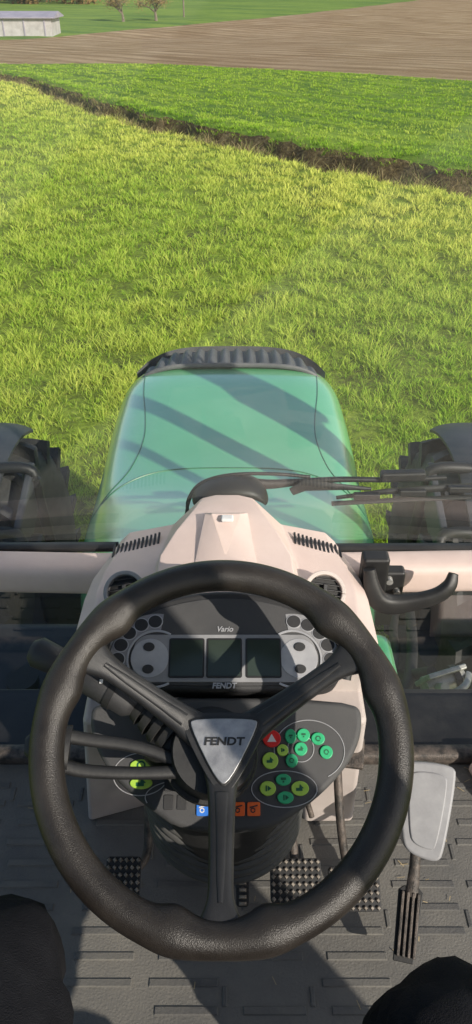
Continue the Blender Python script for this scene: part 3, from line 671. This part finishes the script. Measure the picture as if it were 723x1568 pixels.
# ---------------------------------------------------------------- bonnet
bo=empty("tractor_bonnet",(-.02,1.9,1.6))
HX=[(1.15,.33),(1.4,.385),(1.66,.428),(2.3,.432),(2.55,.425),(2.68,.41),(2.78,.385),(2.86,.35)]
HT=[(1.15,1.95),(1.5,1.86),(1.72,1.80),(1.86,1.778),(2.0,1.772),(2.55,1.772),(2.7,1.755),(2.8,1.72),(2.86,1.68)]
HS=[(1.15,1.50),(2.0,1.52),(2.6,1.56),(2.86,1.50)]
def sm(f,y,w=.06): return (pl(f,y-w)+pl(f,y)*2+pl(f,y+w))/4
PW=4.2
def hoodz(x,y):
    hx=sm(HX,y); zs=sm(HS,y); zt=sm(HT,y); q=min(1,abs(x/hx))
    return zs+(zt-zs)*(1-q**PW)**(1/PW)
vs=[];ny=70;na=64
for i in range(ny+1):
    y=1.15+(2.86-1.15)*i/ny; hx=sm(HX,y); zs=sm(HS,y); zt=sm(HT,y)
    for j in range(na+1):
        a=math.pi*(1-j/na); c,s=math.cos(a),math.sin(a)
        x=math.copysign(abs(c)**(2/PW),c)*hx; z=zs+(zt-zs)*abs(s)**(2/PW)
        vs.append((x-.02,y,z))
row=na+1
fs=[(i*row+j,i*row+j+1,(i+1)*row+j+1,(i+1)*row+j) for i in range(ny) for j in range(na)]
n0=len(vs)
for i in range(ny+1):
    y=1.15+(2.86-1.15)*i/ny; hx=sm(HX,y)
    for sx in(-1,1):
        for z,o in((1.3,.012),(1.08,-.01)): vs.append((sx*(hx+o)-.02,y,z))
for i in range(ny):
    a=n0+i*4; b=n0+(i+1)*4
    fs+=[(i*row,a,b,(i+1)*row),(a,a+1,b+1,b),(i*row+na,a+2,b+2,(i+1)*row+na),(a+2,a+3,b+3,b+2)]
fs.append(tuple([ny*row+j for j in range(na+1)]+[n0+ny*4+2,n0+ny*4+3,n0+ny*4+1,n0+ny*4]))
mk("hood_shell",vs,fs,M_hood,bo,smooth=True,ang=35)
def seam(pts,nm="hood_seam",r=.0022):
    P=catmull([(x,y,0) for x,y in pts],10)
    tube(nm,[(p.x-.02,p.y,hoodz(p.x,p.y)+.0002) for p in P],r,M_hoodd,bo,n=6)
for sx in(-1,1):
    seam([(sx*.335,2.66),(sx*.318,2.45),(sx*.292,2.25),(sx*.285,2.1),(sx*.31,1.93),(sx*.36,1.82),(sx*.40,1.72)])
seam([(-.40,1.72),(-.33,1.83),(-.2,1.90),(0,1.915),(.2,1.90),(.33,1.83),(.40,1.72)])
def capf(u,v):
    x=(-1+2*u)*.385; q=abs(x/.385)
    yr=2.655-.02*q**2; yf=2.93-.15*q**3.2
    y=yr+(yf-yr)*v
    rib=.5+.5*math.cos(u*2*math.pi*15); rib=rib**.7
    env=min(1,v*6)*min(1,(1-v)*4)
    z=max(hoodz(x,min(y,2.70)),1.60)+.016-.055*v**2.5-.05*q**6+(.022*rib-.007)*env*(1-.5*q**4)
    return (x-.02,y,z)
sheet("air_intake_cap",capf,300,16,M_grille,bo)
sheet("cap_front",lambda u,v:((-1+2*u)*.385-.02,2.93-.15*abs(2*u-1)**3.2,1.735-.05*abs(2*u-1)**6-.5*v),60,4,M_grille,bo)
sweep("cap_edge",[capf(i/40,0) for i in range(41)],.007,.010,M_grille,bo,n=8)
# chassis
ch=empty("tractor_chassis",(0,1.8,.9))
box("engine_block",(-.02,1.9,1.0),(.52,2.0,.55),M_gdark,ch,bev=.04)
box("axle",(-.02,2.5,.72),(1.7,.22,.22),M_gdark,ch,bev=.04)
box("rear_frame",(-.02,1.1,1.25),(.64,.5,.7),M_hoodd,ch,bev=.05)
box("green_side_cover",(.335,1.22,1.50),(.10,.20,.36),M_hood,ch,bev=.03)
tube("hydraulic_hose",[(.33,1.25,1.3),(.5,1.45,1.32),(.62,1.9,1.15),(.7,2.3,.9)],.018,M_rubber,ch,curve=8)
tube("hydraulic_hose_2",[(.33,1.35,1.2),(.48,1.55,1.28),(.58,1.95,1.05),(.7,2.35,.8)],.015,M_rubber,ch,curve=8)
box("fuel_tank",(-.66,1.42,.92),(.62,.52,.92),M_black,ch,bev=.06)  # black box added to darken the shaded area behind the lower glass
tube("fuel_cap",[(-.60,1.40,1.37),(-.60,1.40,1.41)],.045,M_rubber,ch,n=20,up=(0,1,0))  # cap on the added black box
box("step_frame",(.68,1.32,.80),(.46,.40,.62),M_black,ch,bev=.04)
for i in range(5): box("step_tread_%d"%i,(.68,1.16+i*.08,1.118),(.38,.018,.012),M_rust,ch,bev=.002)
cp=empty("hydraulic_coupling",(.57,1.4,1.4))
CM=Matrix.Translation((.57,1.40,1.42))@Matrix.Rotation(rad(20),4,'Z')@Matrix.Rotation(rad(30),4,'X')
box("plate",(0,0,0),(.12,.015,.10),M_steel,cp,bev=.004,M=CM)
tube("barrel",[(-.055,-.02,-.01),(.06,-.02,.0)],.032,M_steel,cp,CM,n=24)
tube("collar",[(.028,-.02,-.002),(.044,-.02,0)],.040,M_black,cp,CM,n=24)
tube("pin",[(-.03,-.03,.02),(-.04,-.04,.075)],.012,M_steel,cp,CM,n=14)
sweep("clamp",[(-.05,-.05,-.03),(-.02,-.06,.03),(.03,-.05,.05),(.07,-.02,.03)],.010,.005,M_steel,cp,CM,n=8,curve=5)
tube("pipe",[(.0,.02,-.04),(.0,.05,-.2),(.02,.1,-.4)],.016,M_rubber,cp,CM,curve=5)

# ---------------------------------------------------------------- front wheels
def wheel(sx):
    cx,cy,cz=sx*1.08-.02,2.52,.71; e=empty("front_wheel",(cx,cy,cz)); R=.66
    prof=[(-.20,.36),(-.235,.42),(-.255,.52),(-.25,.60),(-.225,.645),(-.12,.662),(0,.666),(.12,.662),(.225,.645),(.25,.60),(.255,.52),(.235,.42),(.20,.36)]
    n=72; vs=[(cx+p,cy+r*math.cos(2*math.pi*i/n),cz+r*math.sin(2*math.pi*i/n)) for i in range(n) for p,r in prof]
    k=len(prof); fs=[(i*k+j,i*k+j+1,((i+1)%n)*k+j+1,((i+1)%n)*k+j) for i in range(n) for j in range(k-1)]
    mk("tire",vs,fs,M_tire,e,smooth=True,ang=60)
    vs=[];fs=[]; NL=20
    for side in(-1,1):
        for q in range(NL):
            t0=2*math.pi*(q+(.5 if side>0 else 0))/NL; o=len(vs); S=6
            for s in range(S+1):
                f=s/S; x=side*(-.02+f*.275); r0=.655-.035*max(0,f-.8)/.2-.03*f*f; r1=.712-.018*f**3; th=t0+.24*f; w=.033+.010*f
                w1=w*.8
                for rr,ww in((r0,-w),(r1,-w1),(r1,w1),(r0,w)): vs.append((cx+x,cy+rr*math.cos(th+ww),cz+rr*math.sin(th+ww)))
            for s in range(S):
                for j in range(3): fs.append((o+s*4+j,o+s*4+j+1,o+s*4+5+j,o+s*4+4+j))
            fs+=[(o,o+1,o+2,o+3),(o+S*4+3,o+S*4+2,o+S*4+1,o+S*4)]
    mk("tread_lugs",vs,fs,M_tire,e)
    RP=[(.20,.36),(.19,.33),(.10,.30),(.06,.12),(.10,.10),(.10,.0)]
    vs=[(cx+s2*p,cy+r*math.cos(2*math.pi*i/n),cz+r*math.sin(2*math.pi*i/n)) for s2 in(-1,1) for i in range(n) for p,r in RP]; k=len(RP)
    fs=[(b+i*k+j,b+i*k+j+1,b+((i+1)%n)*k+j+1,b+((i+1)%n)*k+j) for b in(0,n*k) for i in range(n) for j in range(k-1)]
    mk("wheel_rim",vs,fs,M_gdark,e,smooth=True)
    fe=empty("front_mudguard",(cx,cy,cz+.8))
    def ff_(u,v,off=0):
        a=rad(62+108*u); x=(-.20+.40*v); r=.775-.03*abs(2*v-1)**4-off
        return (cx+x,cy+r*math.cos(a),cz+r*math.sin(a))
    nu,nv=40,14
    vs=[ff_(i/nu,j/nv) for i in range(nu+1) for j in range(nv+1)]+[ff_(i/nu,j/nv,.012) for i in range(nu+1) for j in range(nv+1)]
    q=(nu+1)*(nv+1); rw=nv+1
    fs=[(i*rw+j,i*rw+j+1,(i+1)*rw+j+1,(i+1)*rw+j) for i in range(nu) for j in range(nv)]
    fs+=[tuple(q+t for t in reversed(f)) for f in fs]
    for i in range(nu): fs+=[(i*rw,(i+1)*rw,q+(i+1)*rw,q+i*rw),(i*rw+nv,q+i*rw+nv,q+(i+1)*rw+nv,(i+1)*rw+nv)]
    for j in range(nv): fs+=[(j,q+j,q+j+1,j+1),(nu*rw+j,nu*rw+j+1,q+nu*rw+j+1,q+nu*rw+j)]
    mk("guard_shell",vs,fs,M_fender,fe,smooth=True,ang=50)
    xi=cx-sx*.30
    for yy,zz in((2.40,1.46),(2.12,1.36)):
        tube("stay",[(xi-sx*.03,2.45,.85),(xi-sx*.02,yy,zz-.12),(xi,yy,zz),(cx-sx*.1,yy,zz+.0)],.022,M_black,fe,curve=5)
    box("stay_plate",(xi,2.32,1.34),(.03,.32,.16),M_fender,fe,bev=.01,rot=(18,0,0))
    box("stay_block",(xi-sx*.02,2.2,1.18),(.08,.14,.16),M_black,fe,bev=.02)
wheel(-1); wheel(1)

# ---------------------------------------------------------------- driver (legs) and seat
def skin(name,V_,E_,R_,mat,parent,sub=2):
    me=bpy.data.meshes.new(name); me.from_pydata(V_,E_,[]); o=bpy.data.objects.new(name,me); COL.objects.link(o)
    s=o.modifiers.new("s","SKIN"); s.use_smooth_shade=True
    for i,r in enumerate(R_): me.skin_vertices[0].data[i].radius=(r,r)
    me.skin_vertices[0].data[0].use_root=True
    u=o.modifiers.new("u","SUBSURF"); u.levels=sub+1; u.render_levels=sub+1
    tx=bpy.data.textures.new("folds",'CLOUDS'); tx.noise_scale=.06
    d=o.modifiers.new("d","DISPLACE"); d.texture=tx; d.strength=.030; d.texture_coords='GLOBAL'
    me.materials.append(mat); o.parent=parent; o.matrix_parent_inverse=Matrix.Translation(parent.location).inverted(); return o
dr=empty("driver",(0,-.2,2.1))
Vd=[(0,-.34,2.20),(-.11,-.30,2.19),(-.18,-.05,2.22),(-.245,.29,2.245),(-.27,.34,2.18),(-.31,.27,1.95),(-.33,.22,1.78),
    (.11,-.30,2.19),(.155,-.05,2.18),(.205,.255,2.195),(.220,.295,2.135),(.27,.22,1.93),(.29,.20,1.78),(0,-.38,2.42)]
Ed=[(0,1),(1,2),(2,3),(3,4),(4,5),(5,6),(0,7),(7,8),(8,9),(9,10),(10,11),(11,12),(0,13)]
Rd=[.14,.12,.115,.098,.092,.066,.058,.11,.105,.095,.088,.066,.058,.14]
skin("trousers",Vd,Ed,Rd,M_trouser,dr)
for sx,x,y in((-1,-.335,.20),(1,.295,.19)):
    sweep("shoe",[(x,y-.09,1.72),(x,y-.03,1.725),(x,y+.05,1.715),(x+.005*sx,y+.12,1.705),(x+.008*sx,y+.155,1.70)],[.034,.040,.046,.042,.02],[.035,.045,.035,.024,.014],M_shoe,dr,n=18,curve=5)
st_=empty("driver_seat",(0,-.4,1.95))
box("cushion",(0,-.24,2.02),(.50,.46,.12),M_trouser,st_,bev=.04); box("pedestal",(0,-.3,1.82),(.34,.36,.28),M_black,st_,bev=.03); box("backrest",(0,-.60,2.40),(.48,.14,.66),M_trouser,st_,bev=.05,rot=(8,0,0))

# ---------------------------------------------------------------- light, world, camera
S=Vector((.57,-.65,.50)).normalized()
sl=bpy.data.lights.new("sun",'SUN'); sl.energy=5.0; sl.angle=rad(.5); sl.color=(1,.92,.80)
so=bpy.data.objects.new("sun",sl); so.rotation_euler=S.to_track_quat('Z','Y').to_euler(); so.location=(10,-12,12); COL.objects.link(so)
w=bpy.data.worlds.new("World"); sc.world=w; w.use_nodes=True; nt=w.node_tree
sk=nt.nodes.new("ShaderNodeTexSky"); sk.sky_type='NISHITA'; sk.sun_disc=False; sk.sun_elevation=rad(30); sk.sun_rotation=rad(138.8)
bg=nt.nodes["Background"]; bg.inputs[1].default_value=.15; nt.links.new(sk.outputs[0],bg.inputs[0])
cam=bpy.data.cameras.new("camera"); co=bpy.data.objects.new("camera",cam); COL.objects.link(co)
co.location=(0,0,3.0); co.rotation_euler=(rad(90-36),0,0)
cam.sensor_fit='VERTICAL'; cam.sensor_height=24; cam.lens=24*1132/1568; cam.clip_end=4000; cam.clip_start=.02
sc.camera=co
sc.view_settings.view_transform='Standard'; sc.view_settings.look='None'; sc.view_settings.exposure=0
